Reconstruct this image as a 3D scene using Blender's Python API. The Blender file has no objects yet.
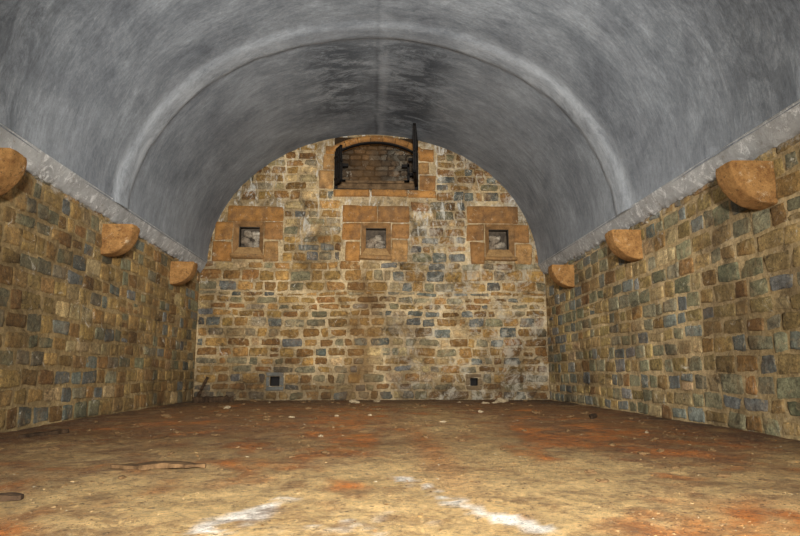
import bpy, math, random, bmesh
import numpy as np
from mathutils import Vector, noise, Matrix

random.seed(7); rng=np.random.default_rng(7)
sc=bpy.context.scene
sc.view_settings.view_transform='Standard'
sc.view_settings.look='None'

D=12.0; HW=3.43; ZS=2.64; VA=3.30; VB=2.73; Y0=-4.5

# ------------------------------------------------------------ materials
class NT:
    def __init__(s,name,rough=0.9):
        s.m=bpy.data.materials.new(name); s.m.use_nodes=True
        s.t=s.m.node_tree; s.b=s.t.nodes['Principled BSDF']
        s.b.inputs['Roughness'].default_value=rough
        s.b.inputs['Specular IOR Level'].default_value=0.15
        s.tc=s.t.nodes.new('ShaderNodeTexCoord')
    def link(s,a,b): s.t.links.new(a,b)
    def noise(s,scale,detail=5,rough=0.6,vec=None,dist=0):
        n=s.t.nodes.new('ShaderNodeTexNoise')
        n.inputs['Scale'].default_value=scale; n.inputs['Detail'].default_value=detail
        n.inputs['Roughness'].default_value=rough; n.inputs['Distortion'].default_value=dist
        s.link(vec or s.tc.outputs['Object'],n.inputs['Vector']); return n.outputs['Fac']
    def mapping(s,src,scale,rot=(0,0,0),loc=(0,0,0)):
        n=s.t.nodes.new('ShaderNodeMapping'); n.inputs['Scale'].default_value=scale
        n.inputs['Location'].default_value=loc
        n.inputs['Rotation'].default_value=rot; s.link(src,n.inputs['Vector']); return n.outputs['Vector']
    def ramp(s,fac,a,b,c0=(0,0,0),c1=(1,1,1)):
        n=s.t.nodes.new('ShaderNodeValToRGB'); e=n.color_ramp.elements
        e[0].position=a; e[1].position=b; e[0].color=(*c0,1); e[1].color=(*c1,1)
        s.link(fac,n.inputs['Fac']); return n.outputs['Color']
    def mix(s,fac,a,b,mode='MIX'):
        n=s.t.nodes.new('ShaderNodeMixRGB'); n.blend_type=mode
        for v,i in ((fac,0),(a,1),(b,2)):
            if isinstance(v,(int,float)): n.inputs[i].default_value=v
            elif isinstance(v,tuple): n.inputs[i].default_value=(*v,1)
            else: s.link(v,n.inputs[i])
        return n.outputs[0]
    def math(s,op,a,b=0.0):
        n=s.t.nodes.new('ShaderNodeMath'); n.operation=op
        for v,i in ((a,0),(b,1)):
            if isinstance(v,(int,float)): n.inputs[i].default_value=v
            else: s.link(v,n.inputs[i])
        return n.outputs[0]
    def attr(s,name,out='Color'):
        n=s.t.nodes.new('ShaderNodeAttribute'); n.attribute_name=name; return n.outputs[out]
    def sep(s,src,xyz=True):
        n=s.t.nodes.new('ShaderNodeSeparateXYZ'); s.link(src,n.inputs[0]); return n.outputs
    def bump(s,h,strength,dist=0.02):
        n=s.t.nodes.new('ShaderNodeBump'); n.inputs['Strength'].default_value=strength
        n.inputs['Distance'].default_value=dist; s.link(h,n.inputs['Height'])
        s.link(n.outputs['Normal'],s.b.inputs['Normal'])
    def col(s,c):
        if isinstance(c,tuple): s.b.inputs['Base Color'].default_value=(*c,1)
        else: s.link(c,s.b.inputs['Base Color'])

def grime(n,c,back,smear,sm_amt=.75):
    """dirt and mortar smears shared by the stones and the bed, so they run across both"""
    o=n.tc.outputs['Object']
    c=n.mix(n.math('MULTIPLY',n.ramp(n.noise(9,8,.8,dist=.8),.54,.62),sm_amt),c,smear)
    c=n.mix(n.math('MULTIPLY',n.ramp(n.noise(3.4,8,.8,n.mapping(o,(1,1,1),loc=(3,1,8)),.8),.54,.66),.75),c,(.030,.022,.013))
    c=n.mix(n.math('MULTIPLY',n.ramp(n.noise(6.0,9,.82,n.mapping(o,(1,1,1),loc=(7,5,2)),1.0),.59,.65),.85),c,(.70,.66,.55))
    c=n.mix(1.0,c,n.ramp(n.noise(.9,6,.7,dist=.5),.36,.60,(.45,.42,.40),(1.16,1.13,1.08)),'MULTIPLY')
    s_=n.sep(o); z=s_[2]
    top=n.math('MULTIPLY',n.math('SUBTRACT',z,2.28),3.2)
    top=n.math('ADD',top,n.math('MULTIPLY',n.math('SUBTRACT',n.noise(5,9,.85),.62),3.0))
    if not back:
        c=n.mix(n.math('MULTIPLY',n.ramp(top,.15,.55),.75),c,(.50,.48,.43))
    if back:
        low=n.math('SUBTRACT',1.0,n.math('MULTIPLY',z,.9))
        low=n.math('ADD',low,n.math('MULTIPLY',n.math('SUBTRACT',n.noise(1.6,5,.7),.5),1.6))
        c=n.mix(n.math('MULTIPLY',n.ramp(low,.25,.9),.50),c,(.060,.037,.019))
        hi=n.math('MULTIPLY',n.ramp(n.noise(1.0,8,.78,n.mapping(o,(5,5,1.6)),1.2),.54,.63),n.ramp(n.math('MULTIPLY',z,.2),.50,.75))
        c=n.mix(n.math('MULTIPLY',hi,.75),c,(.68,.66,.58))
        rr=n.math('MULTIPLY',n.ramp(n.math('MULTIPLY',s_[0],.3),-.05,.35),n.ramp(n.noise(2.6,9,.84,n.mapping(o,(1,1,1),loc=(1,9,4)),.8),.50,.58))
        c=n.mix(n.math('MULTIPLY',rr,.50),c,(.56,.51,.40))
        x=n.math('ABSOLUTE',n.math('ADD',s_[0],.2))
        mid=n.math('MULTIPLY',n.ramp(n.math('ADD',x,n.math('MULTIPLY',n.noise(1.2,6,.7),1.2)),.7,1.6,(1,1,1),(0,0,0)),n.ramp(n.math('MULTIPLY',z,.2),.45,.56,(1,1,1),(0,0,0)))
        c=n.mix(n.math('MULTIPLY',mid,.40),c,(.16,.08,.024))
    return c
def mat_stone(name,smear,back=False):
    n=NT(name,0.82)
    c=n.attr('Col')
    c=n.mix(1.0,c,n.ramp(n.noise(12,8,0.8),0.30,0.70,(0.32,0.29,0.26),(1.9,1.84,1.7)),'MULTIPLY')
    c=n.mix(1.0,c,n.ramp(n.noise(45,6,0.8),0.3,0.7,(0.50,0.49,0.47),(1.5,1.5,1.45)),'MULTIPLY')
    c=n.mix(n.ramp(n.noise(2.3,6,0.7),0.52,0.70),c,n.mix(0.42,c,(0.30,0.135,0.028)))
    c=n.mix(n.ramp(n.noise(28,6,0.82),0.58,0.67),c,(0.022,0.018,0.012))
    c=grime(n,c,back,smear); n.col(c)
    n.bump(n.mix(0.5,n.noise(16,9,0.8),n.noise(60,6,0.75)),1.0,0.055)
    n.b.inputs['Specular IOR Level'].default_value=.3
    return n.m
def mat_mortar(name,a,b,smear,back=False):
    n=NT(name,0.95)
    c=n.mix(n.ramp(n.noise(1.3,6,0.7),0.38,0.62),a,b)
    c=n.mix(1.0,c,n.ramp(n.noise(22,8,0.8),0.3,0.7,(0.42,0.38,0.34),(1.45,1.45,1.4)),'MULTIPLY')
    c=grime(n,c,back,smear); n.col(c)
    n.bump(n.noise(30,8,0.82),1.0,0.04); return n.m

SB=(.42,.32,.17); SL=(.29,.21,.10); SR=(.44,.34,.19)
M_stone_back=mat_stone('rubble_stone_back',SB,True)
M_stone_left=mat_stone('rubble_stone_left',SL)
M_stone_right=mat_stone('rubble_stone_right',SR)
M_brick=mat_stone('weathered_brown_rubble',(.10,.07,.042),True)
M_pale=mat_stone('pale_rubble',(.5,.48,.42),True)
M_mort_back=mat_mortar('mortar_back',(0.28,0.20,0.10),(0.60,0.48,0.30),SB,True)
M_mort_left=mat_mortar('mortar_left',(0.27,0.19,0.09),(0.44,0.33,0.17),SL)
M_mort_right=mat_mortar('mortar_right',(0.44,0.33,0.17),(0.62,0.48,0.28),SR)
M_mort_dark=mat_mortar('mortar_dark',(0.02,0.014,0.009),(0.06,0.04,0.025),(.08,.055,.033),True)

def simple(name,c0,c1,scale=12,rough=0.9,bs=0.5,bd=0.02,metal=0):
    n=NT(name,rough); n.col(n.mix(n.ramp(n.noise(scale,6,0.7),0.35,0.65),c0,c1))
    n.bump(n.noise(scale*3,5,0.7),bs,bd); n.b.inputs['Metallic'].default_value=metal; return n.m
M_iron_hole=simple('rusted_black_iron_hole_shade',(0.004,0.004,0.004),(0.012,0.009,0.007),20,0.7,0.3,0.005)
M_wood=simple('rotten_dark_wood',(0.020,0.012,0.007),(0.06,0.035,0.018),9,0.9,0.8,0.02)
M_bark=simple('dusty_bark',(0.04,0.022,0.010),(0.14,0.08,0.035),12,0.9,0.8,0.02)
M_board=simple('weathered_sill_boards',(0.05,0.03,0.015),(0.16,0.10,0.05),7,0.9,0.8,0.02)
M_dark=simple('dark_lining_stone',(0.03,0.024,0.018),(0.11,0.085,0.06),8)  # darker stone tone lining the loophole boxes

# ------------------------------------------------------------ mesh helper
def make(name,verts,faces,mats,mi=None,cols=None,smooth=True,kind=None,parent=None,label=None,category=None):
    me=bpy.data.meshes.new(name); me.from_pydata([tuple(v) for v in verts],[],[tuple(f) for f in faces])
    for m in mats: me.materials.append(m)
    if mi is not None: me.polygons.foreach_set('material_index',np.array(mi,dtype=np.int32))
    if cols is not None:
        a=me.color_attributes.new('Col','FLOAT_COLOR','POINT')
        c=np.ones((len(verts),4),dtype=np.float32); c[:,:3]=np.array(cols,dtype=np.float32)[:,:3]
        a.data.foreach_set('color',c.ravel())
    me.polygons.foreach_set('use_smooth',np.full(len(me.polygons),smooth))
    me.update()
    o=bpy.data.objects.new(name,me); bpy.context.collection.objects.link(o)
    if kind: o['kind']=kind
    if parent: o.parent=parent
    if label: o['label']=label
    if category: o['category']=category
    return o

class Acc:
    """accumulates geometry for one mesh; M maps (s,z,d) to world"""
    def __init__(s,M,flip=False): s.v=[];s.f=[];s.mi=[];s.c=[];s.M=M;s.flip=flip
    def face(s,f,mi):
        s.f.append(tuple(reversed(f)) if s.flip else tuple(f)); s.mi.append(mi)
    def grid(s,S,Z,Dp,col,mi):
        b=len(s.v); nz,ns=S.shape
        for i in range(nz):
            for j in range(ns):
                s.v.append(s.M(S[i,j],Z[i,j],Dp[i,j])); s.c.append(col)
        for i in range(nz-1):
            for j in range(ns-1):
                a=b+i*ns+j; s.face((a,a+1,a+ns+1,a+ns),mi)
    def stone(s,s0,s1,z0,z1,col,depth=0.045,rnd=0.22,jit=0.02,base=-0.01,flat=6,mi=1,rough=0.006,lump=.012):
        g=np.array([-1,-.95,-.78,-.3,.1,.5,.82,.95,1]); h=np.array([-1,-.93,-.65,0,.55,.92,1])
        U,V=np.meshgrid(g,h)
        U2=U*np.sqrt(1-rnd*V**2*np.abs(V)); V2=V*np.sqrt(1-rnd*U**2*np.abs(U))
        j=rng.uniform(-jit,jit,(2,2,2))
        a=(U2+1)/2; b=(V2+1)/2
        S=s0+(s1-s0)*a+ (j[0,0,0]*(1-a)*(1-b)+j[0,0,1]*a*(1-b)+j[0,1,0]*(1-a)*b+j[0,1,1]*a*b)
        Z=z0+(z1-z0)*b+ (j[1,0,0]*(1-a)*(1-b)+j[1,0,1]*a*(1-b)+j[1,1,0]*(1-a)*b+j[1,1,1]*a*b)
        inner=(np.abs(U)<.99)&(np.abs(V)<.99)
        S=S+rng.uniform(-1,1,U.shape)*jit*.4; Z=Z+rng.uniform(-1,1,U.shape)*jit*.4
        P=np.clip(1-np.abs(U)**flat,0,1)**.5*np.clip(1-np.abs(V)**flat,0,1)**.5
        t=rng.uniform(-.3,.3,2)
        Dp=base+(depth-base)*P*(1+t[0]*U+t[1]*V)+rng.uniform(-rough,rough,U.shape)*inner
        if lump:
            for i in range(U.shape[0]):
                for k in range(U.shape[1]):
                    if inner[i,k]: Dp[i,k]+=lump*noise.noise(Vector((S[i,k]*9,Z[i,k]*9,s0*3.7)))
        s.grid(S,Z,Dp,col,mi)
    def box(s,s0,s1,z0,z1,d0,d1,mi=0,col=(.3,.2,.1)):
        b=len(s.v)
        for d in (d0,d1):
            for (x,z) in ((s0,z0),(s1,z0),(s1,z1),(s0,z1)):
                s.v.append(s.M(x,z,d)); s.c.append(col)
        for f in ((4,5,6,7),(3,2,1,0),(0,1,5,4),(1,2,6,5),(2,3,7,6),(3,0,4,7)):
            s.face([b+i for i in f],mi)
    def quad(s,p,mi,col=(.3,.2,.1)):
        b=len(s.v)
        for q in p: s.v.append(s.M(*q)); s.c.append(col)
        s.face((b,b+1,b+2,b+3),mi)

MB=lambda s,z,d:(s,D-d,z)
ML=lambda s,z,d:(-HW+d,s,z)
MR=lambda s,z,d:(HW-d,s,z)

def pal(kind,s,z):
    r=rng.random()
    t=noise.noise(Vector((s*.5,z*.7,3.1 if kind=='b' else 9)))
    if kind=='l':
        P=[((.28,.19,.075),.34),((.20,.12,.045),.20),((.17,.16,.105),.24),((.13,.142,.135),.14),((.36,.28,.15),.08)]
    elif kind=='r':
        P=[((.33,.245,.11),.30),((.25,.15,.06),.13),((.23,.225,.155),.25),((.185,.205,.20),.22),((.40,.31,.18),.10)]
    else:
        P=[((.30,.185,.065),.30),((.20,.11,.038),.24),((.20,.18,.12),.20),((.125,.135,.13),.16),((.38,.29,.16),.10)]
    r=min(max(r+t*.35,0),.999); acc=0
    for c,w in P:
        acc+=w
        if r<acc: break
    k=rng.uniform(.62,1.28)
    return tuple(np.array(c)*k*rng.uniform(.95,1.05,3))

def courses(acc,kind,s0,s1,z0,z1,ch,cw,gap,excl=(),inside=None,depth=.045,rnd=.22,jit=.02,flat=8,var=.5,hv=.26,base=-.01,lump=.012,rough=.006):
    z=z0
    while z<z1-0.04:
        h=ch*rng.uniform(1-hv,1+hv)
        if z+h>z1-.06: h=z1-z
        iv=[(s0,s1)]
        for (a,b,c,d_) in excl:
            ov=min(z+h,d_)-max(z,c)
            if ov>0.3*h:
                n=[]
                for (p,q) in iv:
                    if b<=p or a>=q: n.append((p,q)); continue
                    if a>p: n.append((p,a))
                    if b<q: n.append((b,q))
                iv=n
        for (p,q) in iv:
            x=p
            while x<q-.03:
                w=cw*rng.uniform(1-var,1+var)
                if x+w>q-.12: w=q-x
                wob=.02*noise.noise(Vector((x*.8,z*.3,5)))+ .010*math.sin(x*2.1+z)
                if inside is None or inside(x,z,w,h):
                    g=gap*rng.uniform(.5,1.4)
                    dp=depth*rng.uniform(.5,1.5)
                    if h>ch*.95 and rng.random()<.10 and w<cw:
                        zz=z+h*rng.uniform(.4,.6)
                        for (u,v) in ((z,zz),(zz,z+h)):
                            acc.stone(x+g/2,x+w-g/2,u+g/2+wob,v-g/2+wob,pal(kind,x,u),dp,rnd,jit*.7,base,flat,1,rough,lump)
                    else:
                        acc.stone(x+g/2,x+w-g/2,z+g/2+wob,z+h-g/2+wob,pal(kind,x,z),dp,rnd,jit,base,flat,1,rough,lump)
                x+=w
        z+=h

# ------------------------------------------------------------ back wall
NX=[-2.52,0.02,2.53]
ozl,ozh=2.99,3.41; ohw=.205
excl=[(-1.18,1.24,4.16,5.5)]
for i,x in enumerate(NX): excl.append((x-.69,x+.69,2.66,3.87))
excl+= [(-.84,1.25,4.02,4.19),(-2.08,-1.72,.18,.54),(1.78,2.11,.17,.51)]
def in_arch(x,z,w,h):
    if z<ZS: return True
    xx=min(abs(x),abs(x+w)) if x*(x+w)>0 else 0
    return (xx/ (VA+.1))**2+((z-ZS)/(VB+.1))**2<1
A=Acc(MB)
VENTS=((-1.90,.18,.35),(1.945,.18,.32))
holes=[(-.84,.88,4.19,5.3)]+[(x-.30,x+.30,2.82,3.50) for x in NX]+[(x-s/2+.085,x+s/2-.085,z+.085,z+s-.085) for x,z,s in VENTS]
xs=sorted(set([-HW-.3,HW+.3]+[h[i] for h in holes for i in (0,1)]+list(np.arange(-3.3,3.31,.3))))
zs=sorted(set([-.1,5.7]+[h[i] for h in holes for i in (2,3)]+list(np.arange(.2,5.6,.3))))
for i in range(len(xs)-1):
    for j in range(len(zs)-1):
        cx=(xs[i]+xs[i+1])/2; cz=(zs[j]+zs[j+1])/2
        if any(a<cx<b and c<cz<d_ for a,b,c,d_ in holes): continue
        A.quad(((xs[i],zs[j],.0),(xs[i+1],zs[j],.0),(xs[i+1],zs[j+1],.0),(xs[i],zs[j+1],.0)),0)
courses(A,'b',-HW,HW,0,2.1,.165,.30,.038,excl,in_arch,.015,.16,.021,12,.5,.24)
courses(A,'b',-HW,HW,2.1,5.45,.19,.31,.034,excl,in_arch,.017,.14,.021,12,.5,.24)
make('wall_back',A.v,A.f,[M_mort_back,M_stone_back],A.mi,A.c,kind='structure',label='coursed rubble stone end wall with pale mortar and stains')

# ------------------------------------------------------------ side walls
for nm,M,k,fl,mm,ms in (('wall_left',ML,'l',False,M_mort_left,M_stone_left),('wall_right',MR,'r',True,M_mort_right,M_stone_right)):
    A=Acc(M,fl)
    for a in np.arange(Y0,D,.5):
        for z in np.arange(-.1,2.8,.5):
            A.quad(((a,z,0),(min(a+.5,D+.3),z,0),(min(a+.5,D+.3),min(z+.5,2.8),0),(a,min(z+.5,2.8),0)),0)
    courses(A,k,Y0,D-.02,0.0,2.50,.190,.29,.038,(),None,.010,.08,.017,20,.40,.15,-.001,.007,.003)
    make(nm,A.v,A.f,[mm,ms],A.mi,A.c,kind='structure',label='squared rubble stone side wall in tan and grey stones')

# ------------------------------------------------------------ vault
ths=np.linspace(math.pi,0,129); na=129
arc=[0]
for i in range(1,na):
    arc.append(arc[-1]+math.hypot(VA*(math.cos(ths[i])-math.cos(ths[i-1])),VB*(math.sin(ths[i])-math.sin(ths[i-1]))))
MID=arc[-1]/2
n=NT('limewashed_grey_cement',0.92)
uv=n.tc.outputs['UV']
st=n.noise(1.0,9,0.75,n.mapping(uv,(.9,2.0,1),(0,0,.35)),1.2)
st2=n.noise(1.0,9,0.8,n.mapping(uv,(3.2,13,1),(0,0,-.3)),.6)
st3=n.noise(1.0,7,0.8,n.mapping(uv,(7,46,1),(0,0,.3)),.4)
grain=n.noise(26,8,.88)
bigv=n.noise(0.8,8,0.72,n.mapping(uv,(1,1,1)),.6)
c=n.mix(n.ramp(st,.32,.68),(.135,.148,.160),(.235,.252,.266))
c=n.mix(1.0,c,n.ramp(st2,.32,.68,(.78,.78,.79),(1.18,1.18,1.18)),'MULTIPLY')
c=n.mix(1.0,c,n.ramp(st3,.32,.68,(.78,.78,.78),(1.18,1.18,1.18)),'MULTIPLY')
c=n.mix(1.0,c,n.ramp(grain,.32,.68,(.76,.76,.76),(1.22,1.22,1.22)),'MULTIPLY')
c=n.mix(1.0,c,n.ramp(bigv,.36,.64,(.66,.66,.68),(1.22,1.22,1.21)),'MULTIPLY')
at=n.attr('Col')
sp_=n.t.nodes.new('ShaderNodeSeparateColor'); n.link(at,sp_.inputs[0])
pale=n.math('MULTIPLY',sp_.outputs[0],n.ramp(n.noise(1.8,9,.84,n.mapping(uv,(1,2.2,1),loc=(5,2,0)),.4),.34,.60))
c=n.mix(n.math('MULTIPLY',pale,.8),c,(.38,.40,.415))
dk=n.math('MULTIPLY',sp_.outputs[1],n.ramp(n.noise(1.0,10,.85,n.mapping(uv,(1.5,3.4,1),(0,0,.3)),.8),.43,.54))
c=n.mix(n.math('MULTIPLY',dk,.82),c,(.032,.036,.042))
ux=n.sep(uv)[0]
wob=n.math('MULTIPLY',n.math('SUBTRACT',n.noise(1.4,5,.7,n.mapping(uv,(0,1,0))),.5),.14)
brk=n.ramp(n.noise(2,6,.8,n.mapping(uv,(1,1,1),loc=(9,1,0))),.38,.62)
ds=n.math('ABSOLUTE',n.math('ADD',n.math('SUBTRACT',ux,MID),wob))
c=n.mix(n.math('MULTIPLY',n.math('MULTIPLY',n.ramp(ds,.005,.05,(1,1,1),(0,0,0)),brk),.6),c,(.05,.052,.058))
ds2=n.math('ABSOLUTE',n.math('ADD',n.math('ADD',n.math('SUBTRACT',ux,MID),-.11),wob))
c=n.mix(n.math('MULTIPLY',n.math('MULTIPLY',n.ramp(ds2,.02,.10,(1,1,1),(0,0,0)),brk),.4),c,(.33,.345,.36))
n.col(c); n.bump(n.mix(.5,st2,n.noise(9,8,.82)),.45,.025)
M_vault=n.m
ys=np.arange(Y0,D+.001,.06)
V=[];F=[];C=[]
def sm(a,b,x):
    t=min(max((x-a)/(b-a),0),1); return t*t*(3-2*t)
for y in ys:
    for i,t in enumerate(ths):
        cs=math.cos(t);sn=math.sin(t)
        yc=7.80+.30*sn+.06*noise.noise(Vector((t*2,0,3)))+.02*noise.noise(Vector((t*9,0,3)))
        rib=sm(yc-.50,yc-.12,y)*(1-sm(yc+.14,yc+.19,y))
        rg=sm(yc-.30,yc-.14,y)*(1-sm(yc+.14,yc+.19,y))
        off=-.030*rg+.014*noise.noise(Vector((t*3,y*.8,0)))
        V.append(((VA+off)*cs,y,ZS+(VB+off)*sn))
        ribc=rib*(1.1-.75*sm(.6,1,sn)+.6*noise.noise(Vector((t*4,y*2,7))))
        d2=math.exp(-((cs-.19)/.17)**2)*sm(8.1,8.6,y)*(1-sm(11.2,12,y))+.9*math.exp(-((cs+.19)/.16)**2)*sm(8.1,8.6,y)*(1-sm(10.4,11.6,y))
        d2+=.9*math.exp(-((cs-.05)/.7)**2)*(1-sm(4.4,6.6,y))+.45*(1-sm(4.5,6.6,y))*(.6+.4*(cs<0))  # near end of the vault: unlit falloff painted in as dark colour
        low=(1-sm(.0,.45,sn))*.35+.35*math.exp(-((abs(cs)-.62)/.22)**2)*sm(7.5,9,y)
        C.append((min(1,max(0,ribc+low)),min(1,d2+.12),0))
ny=len(ys)
for j in range(ny-1):
    for i in range(na-1):
        a=j*na+i; F.append((a,a+1,a+na+1,a+na))
nv=len(V)
for y in (Y0,D):
    for t in ths: V.append(((VA+.3)*math.cos(t),y,ZS+(VB+.3)*math.sin(t))); C.append((0,0,0))
for i in range(na-1):
    F.append((nv+i+na,nv+i+na+1,nv+i+1,nv+i)); F.append((i,nv+i,nv+i+1,i+1))
o=make('ceiling',V,F,[M_vault],None,C,kind='structure',label='blue-grey cement barrel vault with trowel marks, soot, painted-in shade at the near end and a pale arch band')
u=o.data.uv_layers.new(name='UVMap')
li=np.empty(len(o.data.loops),dtype=np.int32); o.data.loops.foreach_get('vertex_index',li)
UV=np.zeros((len(V),2),dtype=np.float32)
for j in range(ny):
    UV[j*na:(j+1)*na,0]=arc; UV[j*na:(j+1)*na,1]=ys[j]
u.data.foreach_set('uv',UV[li].ravel())

# ------------------------------------------------------------ ledges
n=NT('white_limewash_ledge',.95)
c=n.mix(n.ramp(n.noise(2.5,8,.8),.35,.65),(.26,.255,.24),(.44,.435,.415))
c=n.mix(n.ramp(n.noise(8,9,.86),.57,.67),c,(.18,.135,.09))
c=n.mix(n.ramp(n.noise(6,9,.86,dist=.6),.53,.60),c,(.66,.65,.62))
n.col(c); n.bump(n.noise(16,9,.86),1.0,.03); M_ledge=n.m
for idx,sg in ((1,-1),(2,1)):
    V=[];F=[]
    yl=np.arange(Y0,D+.001,.03)
    for y in yl:
        q=noise.noise(Vector((y*3.1,sg*4,0)));q2=noise.noise(Vector((y*9,sg*4,2)));q3=noise.noise(Vector((y*18,sg*2,8)))
        dz=.025*q+.03*q2+.018*q3
        pr=[(HW+.02,2.465+dz),(HW-.026,2.465+dz),(HW-.055-.008*q2,2.51+dz*.6),(HW-.095-.008*q3,2.58+.015*q),(HW-.128-.005*q2,2.645),(HW-.14,2.665+.006*q),(HW+.02,2.70)]
        for (x,z) in pr: V.append((sg*x,y,z))
    k=7
    for j in range(len(yl)-1):
        for i in range(k):
            a=j*k+i;b=j*k+(i+1)%k
            f=(a,b,b+k,a+k); F.append(f if sg<0 else f[::-1])
    make('trim_%d'%idx,V,F,[M_ledge],smooth=True,kind='structure',label='crusted whitewashed plaster springing ledge along the wall top')

# ------------------------------------------------------------ corbels
def mat_corbel():
    n=NT('pitted_orange_sandstone',.88)
    c=n.mix(n.ramp(n.noise(9,9,.84),.38,.62),(.18,.08,.024),(.41,.22,.075))
    c=n.mix(n.ramp(n.noise(30,8,.86),.55,.62),c,(.05,.03,.015))
    c=n.mix(n.ramp(n.noise(6,9,.86,dist=.6),.58,.65),c,(.48,.37,.23))
    n.col(c); n.bump(n.noise(34,9,.86),1.0,.025); return n.m
M_corb=mat_corbel()
for sg in (-1,1):
    for ci,yc in enumerate((5.06,7.70,10.35)):
        w=.25; p=.39+.010*rng.uniform(-1,1); zt=2.36; H=.385
        V=[];F=[]; ni=24
        bs=[-1,-.985,-.94,-.86,-.6,-.3,-.0,.3,.6,.86,.94,.985,1]
        nj=len(bs)
        for b in bs:
            e=(1-abs(b)**16)**.5 if abs(b)<1 else 0
            pw=p*(.94+.06*e); hh=H*(.94+.06*e); y=yc+b*w/2
            prof=[(.004,zt)]
            for q_ in (.35,.7,.98): prof.append((pw*q_,zt))
            for a in np.linspace(.05,math.pi/2,ni-4):
                prof.append((.004+(pw-.004)*max(math.cos(a),0)**.9,zt-.012-(hh-.012)*math.sin(a)))
            for (d,z) in prof:
                q=.006*noise.noise(Vector((d*7,y*7,z*7+sg)))+.005*noise.noise(Vector((d*24,y*24,z*24)))
                f=min(1,d/.08)
                V.append((sg*(HW-d-q*f),y+q*.8,z+q*f))
        k=ni
        for jj in range(nj-1):
            for i in range(k):
                a=jj*k+i;b=jj*k+(i+1)%k
                F.append((a,b,b+k,a+k))
        F.append(tuple(range(k))[::-1]); F.append(tuple(range((nj-1)*k,nj*k)))
        o=make('corbel',V,F,[M_corb],smooth=True,label='weathered orange-brown sandstone half-round corbel jutting from the wall',category='corbel')
        o['group']='sandstone corbels under the ledges'
        md=o.modifiers.new('edge','EDGE_SPLIT'); md.split_angle=math.radians(42)

# ------------------------------------------------------------ dressed stone
def mat_dressed():
    n=NT('dressed_ochre_stone',.9)
    c=n.attr('Col')
    c=n.mix(1.0,c,n.ramp(n.noise(5,9,.84),.34,.66,(.38,.34,.31),(1.5,1.47,1.4)),'MULTIPLY')
    c=n.mix(n.ramp(n.noise(2.2,8,.78),.47,.60),c,n.mix(.6,c,(.10,.062,.037)))
    c=n.mix(n.ramp(n.noise(20,8,.86),.55,.64),c,(.05,.032,.02))
    c=n.mix(n.ramp(n.noise(8,8,.84,dist=.6),.59,.66),c,(.48,.40,.27))
    n.col(c); n.bump(n.noise(28,8,.8),1.0,.03); return n.m
M_dress=mat_dressed()
OC=[(.40,.20,.06),(.34,.165,.05),(.41,.235,.09),(.30,.155,.056)]
def oc(): return tuple(np.array(OC[rng.integers(0,4)])*rng.uniform(.85,1.15))
def block(A,a,b,c,d_,depth=.03,mi=0,col=None):
    A.stone(a+.004,b-.004,c+.004,d_-.004,col or oc(),depth,.03,.014,-.02,16,mi,.003,.010)

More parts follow.
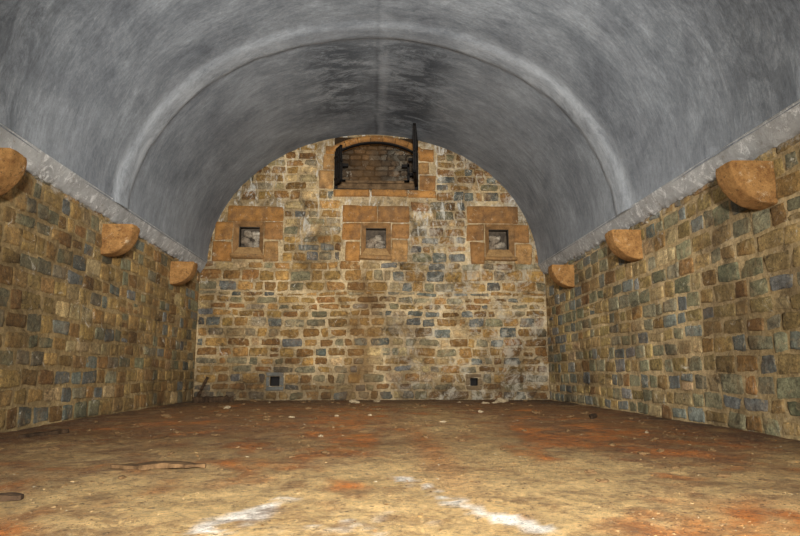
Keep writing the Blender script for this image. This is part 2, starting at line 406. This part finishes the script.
for wi,x in enumerate(NX):
    e=bpy.data.objects.new('window_%d'%(wi+2),None); e.location=(x,D,2.66); bpy.context.collection.objects.link(e)
    e['kind']='structure'; e['label']='small square loophole in an ochre dressed stone surround'
    inv=Matrix.Translation((-x,-D,-2.66))
    def child(name,A,mats,smooth=True,label=None):
        vs=[tuple(inv@Vector(v)) for v in A.v]
        return make(name,vs,A.f,mats,A.mi,A.c,smooth,parent=e,label=label)
    A=Acc(MB)
    L=[x-.69,x-.30,x+.30,x+.69]
    sp=rng.uniform(-.05,.05)
    if wi==1:
        block(A,L[0],x+sp,3.50,3.87);block(A,x+sp,L[3],3.50,3.87)
        block(A,L[0],L[1],3.12,3.50);block(A,L[0]+.06,L[1],2.70,3.12);block(A,L[2],L[3],3.16,3.50);block(A,L[2],L[3]-.05,2.70,3.16)
    elif wi==0:
        block(A,x-.45,x+.70,3.50,3.83);block(A,x-.66,L[1],3.10,3.50);block(A,x-.70,L[1],2.68,3.10)
        block(A,L[2],L[3],3.12,3.50);block(A,L[2],L[3]-.08,2.68,3.12)
    else:
        block(A,x-.69,x+.42,3.50,3.87);block(A,L[0],L[1],3.14,3.50);block(A,L[0]+.08,L[1],2.66,3.14)
        block(A,L[2],x+.60,3.10,3.50);block(A,L[2],x+.66,2.66,3.10)
    child('stone_surround',A,[M_dress])
    A=Acc(MB); block(A,L[1]-.04,L[2]+.04,2.73,2.82,.13,0,(.36,.21,.085))
    child('sill',A,[M_dress])
    A=Acc(MB); dd=-.09
    i0,i1,j0,j1=x-.30,x+.30,2.82,3.50; o0,o1=x-ohw,x+ohw
    cc=(.30,.17,.07)
    A.quad(((i0,j0,0),(i1,j0,0),(o1,ozl,dd),(o0,ozl,dd)),0,(.42,.26,.11))
    A.quad(((i0,j1,0),(i0,j0,0),(o0,ozl,dd),(o0,ozh,dd)),0,cc)
    A.quad(((i1,j0,0),(i1,j1,0),(o1,ozh,dd),(o1,ozl,dd)),0,cc)
    A.quad(((i1,j1,0),(i0,j1,0),(o0,ozh,dd),(o1,ozh,dd)),0,cc)
    child('splayed_reveal',A,[M_dress],False)
    bk=D+.30
    A=Acc(lambda s,z,d:(s,bk-d,z))
    A.quad(((o0-.05,ozl-.05,0),(o1+.05,ozl-.05,0),(o1+.05,ozh+.05,0),(o0-.05,ozh+.05,0)),0)
    for (a,b,c_,d_) in ((o0-.05,o0,ozl-.05,ozh+.05),(o1,o1+.05,ozl-.05,ozh+.05),(o0,o1,ozl-.05,ozl),(o0,o1,ozh,ozh+.05)):
        A.box(a,b,c_,d_,0,.20,0)
    for r in range(14):
        cx=rng.uniform(o0+.06,o1-.06); cz=rng.uniform(ozl+.05,ozh-.10); w=rng.uniform(.09,.2); h=rng.uniform(.07,.15); gg=rng.uniform(.35,.75)
        A.stone(max(cx-w/2,o0+.01),min(cx+w/2,o1-.01),cz-h/2,cz+h/2,(gg,gg*.95,gg*.86),rng.uniform(.03,.10),.45,.030,0,3,1,.01,.03)
    child('stone_infill',A,[M_dark,M_pale],label='pale rubble seen inside the opening')

# ------------------------------------------------------------ arched upper window
e=bpy.data.objects.new('window_1',None); e.location=(0.02,D,4.19); bpy.context.collection.objects.link(e)
e['kind']='structure'; e['label']='arched upper opening blocked with stone, black iron shutters hanging open'
inv=Matrix.Translation((-.02,-D,-4.19))
def child(name,A,mats,smooth=True,label=None):
    return make(name,[tuple(inv@Vector(v)) for v in A.v],A.f,mats,A.mi,A.c,smooth,parent=e,label=label)
wx0,wx1,wz0,wzs,wzp=-.84,.88,4.19,4.98,5.24
wc=(wx0+wx1)/2; hw=(wx1-wx0)/2; rise=wzp-wzs; R=(hw*hw+rise*rise)/(2*rise)
def arcz(x,add=0): return wzp-R+math.sqrt(max((R+add)**2-(x-wc)**2,0))
A=Acc(MB)
block(A,-1.16,wx0,4.19,4.60);block(A,-1.08,wx0,4.60,4.93);block(A,-1.02,wx0,4.93,5.10)
block(A,wx1,1.24,4.19,4.52);block(A,wx1,1.10,4.52,4.80);block(A,wx1,1.22,4.80,5.08)
for k in range(7):
    a0=wx0-.02+(wx1-wx0+.04)*k/7; a1=wx0-.02+(wx1-wx0+.04)*(k+1)/7
    n_=6; col=oc()
    S=np.zeros((4,n_));Z=np.zeros((4,n_));P=np.zeros((4,n_))
    for jx in range(n_):
        xx=a0+.005+(a1-a0-.01)*jx/(n_-1)
        zl=arcz(xx); dx=(xx-wc)/R
        for r,(t,dp) in enumerate(((0,-.25),(0.005,.03),(.10,.04),(.105,-.01))):
            S[r,jx]=xx+dx*t; Z[r,jx]=zl+t; P[r,jx]=dp
    A.grid(S,Z,P,col,0)
block(A,-.86,-.1,4.04,4.19,.06);block(A,-.1,.66,4.04,4.19,.055);block(A,.66,1.25,4.03,4.19,.05)
child('stone_surround',A,[M_dress])
A=Acc(MB)
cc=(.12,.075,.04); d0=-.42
A.quad(((wx0,wz0,0),(wx1,wz0,0),(wx1,wz0,d0),(wx0,wz0,d0)),0,cc)
A.quad(((wx0,5.3,0),(wx0,wz0,0),(wx0,wz0,d0),(wx0,5.3,d0)),0,cc)
A.quad(((wx1,wz0,0),(wx1,5.3,0),(wx1,5.3,d0),(wx1,wz0,d0)),0,cc)
A.quad(((wx1,5.3,0),(wx0,5.3,0),(wx0,5.3,d0),(wx1,5.3,d0)),0,cc)
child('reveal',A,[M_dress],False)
MBB=lambda s,z,d:(s,D+.40-d,z)
A=Acc(MBB)
A.quad(((wx0,wz0,0),(wx1,wz0,0),(wx1,5.3,0),(wx0,5.3,0)),0)
z=4.40;r=0
while z<5.24:
    x=wx0+.02-(r%2)*.1; hh=rng.uniform(.09,.14)
    while x<wx1-.03:
        w=rng.uniform(.14,.30)
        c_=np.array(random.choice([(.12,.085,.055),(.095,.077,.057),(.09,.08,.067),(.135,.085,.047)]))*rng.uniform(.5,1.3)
        A.stone(max(x,wx0),min(x+w-.012,wx1),z,z+hh-.012,tuple(c_),.02,.2,.018,-.005,8,1,.003,.012); x+=w
    z+=hh;r+=1
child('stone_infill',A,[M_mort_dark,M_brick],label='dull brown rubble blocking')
A=Acc(MB)
A.box(wx0+.01,wx1-.01,4.19,4.35,-.29,-.10,0,(.2,.12,.06)); A.box(wx0+.03,wx1-.03,4.35,4.40,-.29,-.05,0)
child('timber_boards',A,[M_board],False,'low weathered timber ledge across the opening')
A=Acc(MB)
A.box(wx0+.0,wx0+.07,4.2,5.0,-.14,.01,0);A.box(wx1-.07,wx1,4.2,5.0,-.14,.01,0);A.box(wx0,wx1,4.19,4.215,-.12,-.02,0)
N_=16
for k in range(N_):
    a=wx0+(wx1-wx0)*k/N_;b=wx0+(wx1-wx0)*(k+1)/N_
    p,q=((a,arcz(a)-.025),(b,arcz(b)-.025))
    A.quad(((p[0],p[1],-.04),(q[0],q[1],-.04),(b,arcz(b)+.01,-.04),(a,arcz(a)+.01,-.04)),0)
    A.quad(((a,p[1],-.14),(b,q[1],-.14),(b,q[1],-.04),(a,p[1],-.04)),0)
child('iron_frame',A,[M_iron_hole],False)
def leaf(hx,length,ang,ztop,name,th=.022):
    ca,sa=math.cos(ang),math.sin(ang)
    Ml=lambda s,z,d:(hx+s*ca-d*sa,D-.06-(s*sa+d*ca) ,z)
    A=Acc(Ml)
    A.box(0,length,4.25,ztop,-.006,.006,0)
    for (a,b,c_,d_) in ((0,.05,4.25,ztop),(length-.05,length,4.25,ztop),(0,length,4.25,4.30),(0,length,ztop-.05,ztop),(0,length,4.68,4.73),(length*.5-.02,length*.5+.02,4.25,ztop)):
        A.box(a,b,c_,d_,-th,th,0)
    for zz in (4.36,ztop-.2):
        A.box(-.03,.16,zz,zz+.045,-th-.012,th+.012,0)
    A.box(length-.03,length+.06,4.66,4.70,-.015,.015,0)
    return child(name,A,[M_iron_hole],False,'black iron shutter leaf swung open')
leaf(wx1-.045,.92,math.radians(96.5),5.23,'shutter',.030)
leaf(wx0+.04,.28,math.radians(66),5.02,'shutter')
A=Acc(MB)
for sx,q in ((-.70,1),(.68,-1)):
    A.box(sx-.022,sx+.022,4.36,4.78,-.10,-.05,0)
    A.box(sx-.015 if q>0 else sx-.14,sx+.14 if q>0 else sx+.015,4.70,4.76,-.10,-.05,0)
    A.box(sx-.015 if q>0 else sx-.09,sx+.09 if q>0 else sx+.015,4.36,4.42,-.10,-.05,0)
    A.box(sx-.14 if q>0 else sx,sx if q>0 else sx+.14,4.52,4.58,-.10,-.05,0)
    A.box(sx-.14 if q>0 else sx,sx if q>0 else sx+.14,4.84,4.90,-.10,-.05,0)
child('iron_bracket',A,[M_iron_hole],False)

# ------------------------------------------------------------ low wall vents
for vi,(x,z0,s) in enumerate(VENTS):
    e=bpy.data.objects.new('wall_vent',None); e.location=(x,D,z0); bpy.context.collection.objects.link(e)
    e['label']='small square drain opening framed in rough stone near the floor'; e['category']='vent'; e['group']='low wall vents'
    inv=Matrix.Translation((-x,-D,-z0))
    A=Acc(MB); h=s/2; t=.085; g=(.135,.14,.13) if vi==0 else (.18,.13,.075)
    block(A,x-h,x+h,z0,z0+t,.02,0,g);block(A,x-h,x+h,z0+s-t,z0+s,.02,0,g)
    block(A,x-h,x-h+t,z0+t,z0+s-t,.02,0,g);block(A,x+h-t,x+h,z0+t,z0+s-t,.02,0,g)
    child('vent_frame',A,[M_dress])
    A=Acc(MB); a=x-h+t-.01;b=x+h-t+.01;c_=z0+t-.01;d_=z0+s-t+.01
    A.quad(((a,c_,-.2),(b,c_,-.2),(b,d_,-.2),(a,d_,-.2)),0)
    A.quad(((a,c_,.0),(b,c_,.0),(b,c_,-.2),(a,c_,-.2)),0);A.quad(((a,d_,.0),(a,c_,.0),(a,c_,-.2),(a,d_,-.2)),0)
    A.quad(((b,c_,.0),(b,d_,.0),(b,d_,-.2),(b,c_,-.2)),0);A.quad(((b,d_,.0),(a,d_,.0),(a,d_,-.2),(b,d_,-.2)),0)
    child('vent_cavity',A,[M_iron_hole],False)  # near-black lining paints the shade of the hole, no iron inside

# ------------------------------------------------------------ floor
def fh(x,y):
    return .014*noise.noise(Vector((x*.9,y*.9,0)))+.007*noise.noise(Vector((x*3.2,y*3.2,4)))+.009*noise.noise(Vector((x*12,y*12,1)))
n=NT('damp_earth_floor',.85)
c=n.attr('Col')
c=n.mix(1.0,c,n.ramp(n.noise(6,11,.9),.35,.65,(.30,.26,.22),(1.65,1.6,1.5)),'MULTIPLY')
c=n.mix(n.ramp(n.noise(1.6,11,.88,dist=.2),.50,.56),c,n.mix(.6,c,(.17,.06,.012)))
c=n.mix(n.ramp(n.noise(2.7,11,.9,dist=.1),.54,.60),c,n.mix(.5,c,(.62,.44,.19)))
c=n.mix(n.ramp(n.noise(20,9,.92),.53,.59),c,n.mix(.85,c,(.030,.016,.008)))
c=n.mix(n.ramp(n.noise(30,8,.92),.55,.61),c,n.mix(.6,c,(.66,.52,.30)))
n.col(c); n.bump(n.mix(.6,n.noise(14,11,.92),n.noise(60,7,.88)),1.0,.08)
n.link(n.ramp(n.noise(1.8,6,.7),.4,.6,(.45,.45,.45),(.9,.9,.9)),n.b.inputs['Roughness'])
n.b.inputs['Specular IOR Level'].default_value=.35
M_floor=n.m
xs=np.arange(-3.6,3.61,.04); ysf=np.arange(Y0,D+.2,.04)
V=[];F=[];C=[]
def g(x,y,cx,cy,sx,sy,rot=0):
    dx=x-cx;dy=y-cy;ca,sa=math.cos(rot),math.sin(rot);u_=dx*ca+dy*sa;v_=-dx*sa+dy*ca
    return math.exp(-(u_/sx)**2-(v_/sy)**2)
def lerp(a,b,t): return a+(b-a)*min(max(t,0),1)
tan=np.array((.64,.44,.19));brn=np.array((.27,.122,.035));org=np.array((.54,.18,.026));wht=np.array((.95,.94,.90));drk=np.array((.065,.034,.015))
for y in ysf:
    for x in xs:
        z=fh(x,y); V.append((x,y,z))
        n1=noise.noise(Vector((x*.8,y*.5,11)));n2=noise.noise(Vector((x*2.5,y*2.0,21)));n3=noise.noise(Vector((x*7,y*5,31)))
        n4=noise.noise(Vector((x*16,y*12,41)));n5=noise.noise(Vector((x*9,y*5,61)))
        side=sm(.5,2.2,abs(x-.25))*sm(1.5,3.8,y)  # browner sides, with the flash falloff painted into the floor colour
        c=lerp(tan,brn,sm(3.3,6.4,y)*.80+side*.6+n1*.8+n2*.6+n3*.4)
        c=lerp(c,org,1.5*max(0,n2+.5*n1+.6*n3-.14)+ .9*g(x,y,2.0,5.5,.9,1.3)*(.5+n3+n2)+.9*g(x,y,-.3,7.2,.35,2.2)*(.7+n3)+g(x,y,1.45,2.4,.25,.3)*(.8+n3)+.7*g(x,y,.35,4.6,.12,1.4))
        c=lerp(c,drk,sm(8.8,12,y)*.8+.9*sm(2.5,3.4,abs(x))*(.6+n2))  # dark far end, plus edge shade painted along the side walls
        t=1.1*g(x,y,-.55,2.52,.06,.40,-.35)+1.1*g(x,y,.20,2.98,.055,.36,.33)+1.0*g(x,y,.42,2.42,.055,.24,.6)+.25*g(x,y,-.1,2.35,.65,.30)
        t*=(.75+1.4*n3+.8*n2+1.8*n4+.9*n5)
        c=lerp(c,wht,sm(.20,.65,t)*.9)
        C.append(tuple(c))
nx=len(xs)
for j in range(len(ysf)-1):
    for i in range(nx-1):
        a=j*nx+i; F.append((a,a+1,a+nx+1,a+nx))
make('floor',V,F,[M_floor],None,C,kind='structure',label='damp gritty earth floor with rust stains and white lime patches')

# gravel crumbs
t=(1+5**.5)/2
ico=np.array([(-1,t,0),(1,t,0),(-1,-t,0),(1,-t,0),(0,-1,t),(0,1,t),(0,-1,-t),(0,1,-t),(t,0,-1),(t,0,1),(-t,0,-1),(-t,0,1)])/math.hypot(1,t)
icf=[(0,11,5),(0,5,1),(0,1,7),(0,7,10),(0,10,11),(1,5,9),(5,11,4),(11,10,2),(10,7,6),(7,1,8),(3,9,4),(3,4,2),(3,2,6),(3,6,8),(3,8,9),(4,9,5),(2,4,11),(6,2,10),(8,6,7),(9,8,1)]
V=[];F=[];C=[]
for k in range(17000):
    y=1.9+10*rng.random()**1.4; x=rng.uniform(-3.3,3.3)
    dens=noise.noise(Vector((x*1.3,y*.9,77)))+.5*noise.noise(Vector((x*4,y*3,78)))
    if dens<-.02+.4*(rng.random()-.5): continue
    r=.0018+.004*rng.random()**4+.0005*y
    p=ico*rng.uniform(.5,1.3,(12,1))*r*np.array([rng.uniform(.8,1.9),1,.42]); b=len(V)
    z=fh(x,y)-r*.05
    for q in p: V.append((q[0]+x,q[1]+y,q[2]+z))
    i_=rng.random(); dkf=1-.45*sm(4,10,y)
    cc=np.array((.30,.20,.09) if i_<.34 else (.22,.105,.032) if i_<.64 else (.07,.04,.02) if i_<.975 else (.50,.43,.29))*rng.uniform(.7,1.2)*dkf
    C+= [tuple(cc)]*12
    F+= [tuple(b+i for i in f) for f in icf]
n=NT('crumb_stone',.9); n.col(n.attr('Col')); M_crumb=n.m
make('gravel',V,F,[M_crumb],None,C,smooth=False,kind='stuff',label='fine stone and plaster crumbs strewn over the earth floor',category='gravel')

# individual fragments
M_f1=simple('pale_mortar_lump',(.24,.17,.09),(.42,.34,.22),14)
M_f2=simple('brown_stone_lump',(.06,.034,.016),(.22,.13,.055),14)
variants=[]
for k in range(8):
    bm=bmesh.new(); bmesh.ops.create_icosphere(bm,subdivisions=2,radius=1)
    for v in bm.verts:
        q=noise.noise(v.co*1.3+Vector((k*7,0,0))); v.co*=1+.6*q; v.co.z*=.6; v.co.x*=1.3
    me=bpy.data.meshes.new('stone_fragment'); bm.to_mesh(me); bm.free()
    me.materials.append(M_f1 if k%2 else M_f2); variants.append(me)
spots=[(-.35,10.9,.07,1),(.05,11.2,.06,1),(2.25,11.0,.09,1),(1.9,10.6,.05,1),(-2.2,11.5,.06,0),(-2.2,9.4,.05,1),(-2.5,7.6,.05,0)]
for k in range(110):
    x=rng.uniform(-3.1,3.1); y=rng.uniform(3.0,11.6); s_=.008+.016*rng.random()**2+.0021*y
    if any((x-a)**2+(y-b)**2<(1.8*(s_+c_))**2 for a,b,c_,_ in spots): continue
    if x<-2.3 and y>10.6: continue
    spots.append((x,y,s_,int(rng.random()<.15)))
for (x,y,s,pale) in spots:
    me=variants[int(rng.integers(0,4))*2+pale]
    o=bpy.data.objects.new('stone_fragment',me); bpy.context.collection.objects.link(o)
    o.location=(x,y,fh(x,y)+s*.2); o.scale=(s,s*rng.uniform(.7,1),s*rng.uniform(.7,1)); o.rotation_euler=(0,0,rng.uniform(0,6))
    o['label']='pale lump of fallen mortar on the earth floor' if pale else 'brown broken stone lump on the earth floor'
    o['category']='stone'; o['group']='stone rubble strewn on the floor'

# timber scraps
def plank(x,y,L,W,T,rot,label,tilt=None,z=None,mat=M_wood,name='wood_scrap'):
    V=[];F=[];ns=30
    for i in range(ns+1):
        u_=-L/2+L*i/ns; e_=1-.8*(abs(2*i/ns-1)**3)
        w=W/2*e_*(1+.9*noise.noise(Vector((u_*14,x,y)))); bend=.03*noise.noise(Vector((u_*5,y,x)))
        tz=T*(1+.6*noise.noise(Vector((u_*16,y,4))))
        for (a,b) in ((-w,-tz/2),(w*.9,-tz/2),(w,tz/2),(0,tz/2*1.25),(-w*.9,tz/2)):
            V.append((u_+.01*noise.noise(Vector((a*30,u_*9,b))),a+bend,b+bend*.2))
    k=5
    for i in range(ns):
        for j in range(k):
            a=i*k+j;b=i*k+(j+1)%k; F.append((a,a+k,b+k,b))
    F.append(tuple(range(k))); F.append(tuple(range(ns*k,ns*k+k))[::-1])
    o=make(name,V,F,[mat],smooth=False,label=label,category='wood')
    o.location=(x,y,(fh(x,y)+T*.4+.003) if z is None else z)
    o.rotation_euler=(0,tilt or 0,rot); return o
plank(-1.80,2.81,.46,.13,.020,.08,'dark flat board scrap lying on the dusty floor')
plank(-1.27,3.65,.52,.13,.022,.10,'peeling strip of bark-like timber lying on the floor',mat=M_bark)
plank(-3.20,11.72,.48,.16,.05,.25,'dark rotten plank leaning in the corner of the room',tilt=-1.15,z=.22,name='leaning_plank')
plank(-2.85,11.2,.7,.14,.10,.3,'dark rotten board lying in the corner')
plank(-2.9,5.6,.5,.07,.03,1.2,'dark wood scrap beside the wall')
plank(2.6,7.4,.45,.08,.03,1.1,'dark wood scrap beside the wall')

# ------------------------------------------------------------ lights
def area(loc,target,size,power,col=(1,1,1),spread=None):
    l=bpy.data.lights.new('area_light','AREA'); l.size=size; l.energy=power; l.color=col
    if spread: l.spread=math.radians(spread)
    o=bpy.data.objects.new('area_light',l); bpy.context.collection.objects.link(o)
    o.location=loc; o.rotation_euler=(Vector(target)-Vector(loc)).to_track_quat('-Z','Y').to_euler(); return o
area((0.15,-1.0,1.35),(0.1,12,1.2),.25,440,(1,.975,.93),102)
area((0,2.8,3.1),(0,12,3.6),.7,170,(1,.985,.96),115)  # added fill above the view, brightens the end wall and far vault
w=bpy.data.worlds.new('World'); sc.world=w; w.use_nodes=True
w.node_tree.nodes['Background'].inputs[0].default_value=(.5,.55,.65,1); w.node_tree.nodes['Background'].inputs[1].default_value=.04

# ------------------------------------------------------------ camera
cam=bpy.data.cameras.new('camera'); cam.sensor_width=36; cam.lens=610/800*36; cam.clip_start=.05
co=bpy.data.objects.new('camera',cam); bpy.context.collection.objects.link(co)
co.location=(-.08,0,.55); co.rotation_euler=(math.radians(90+9.58),0,-math.radians(2.78)); sc.camera=co
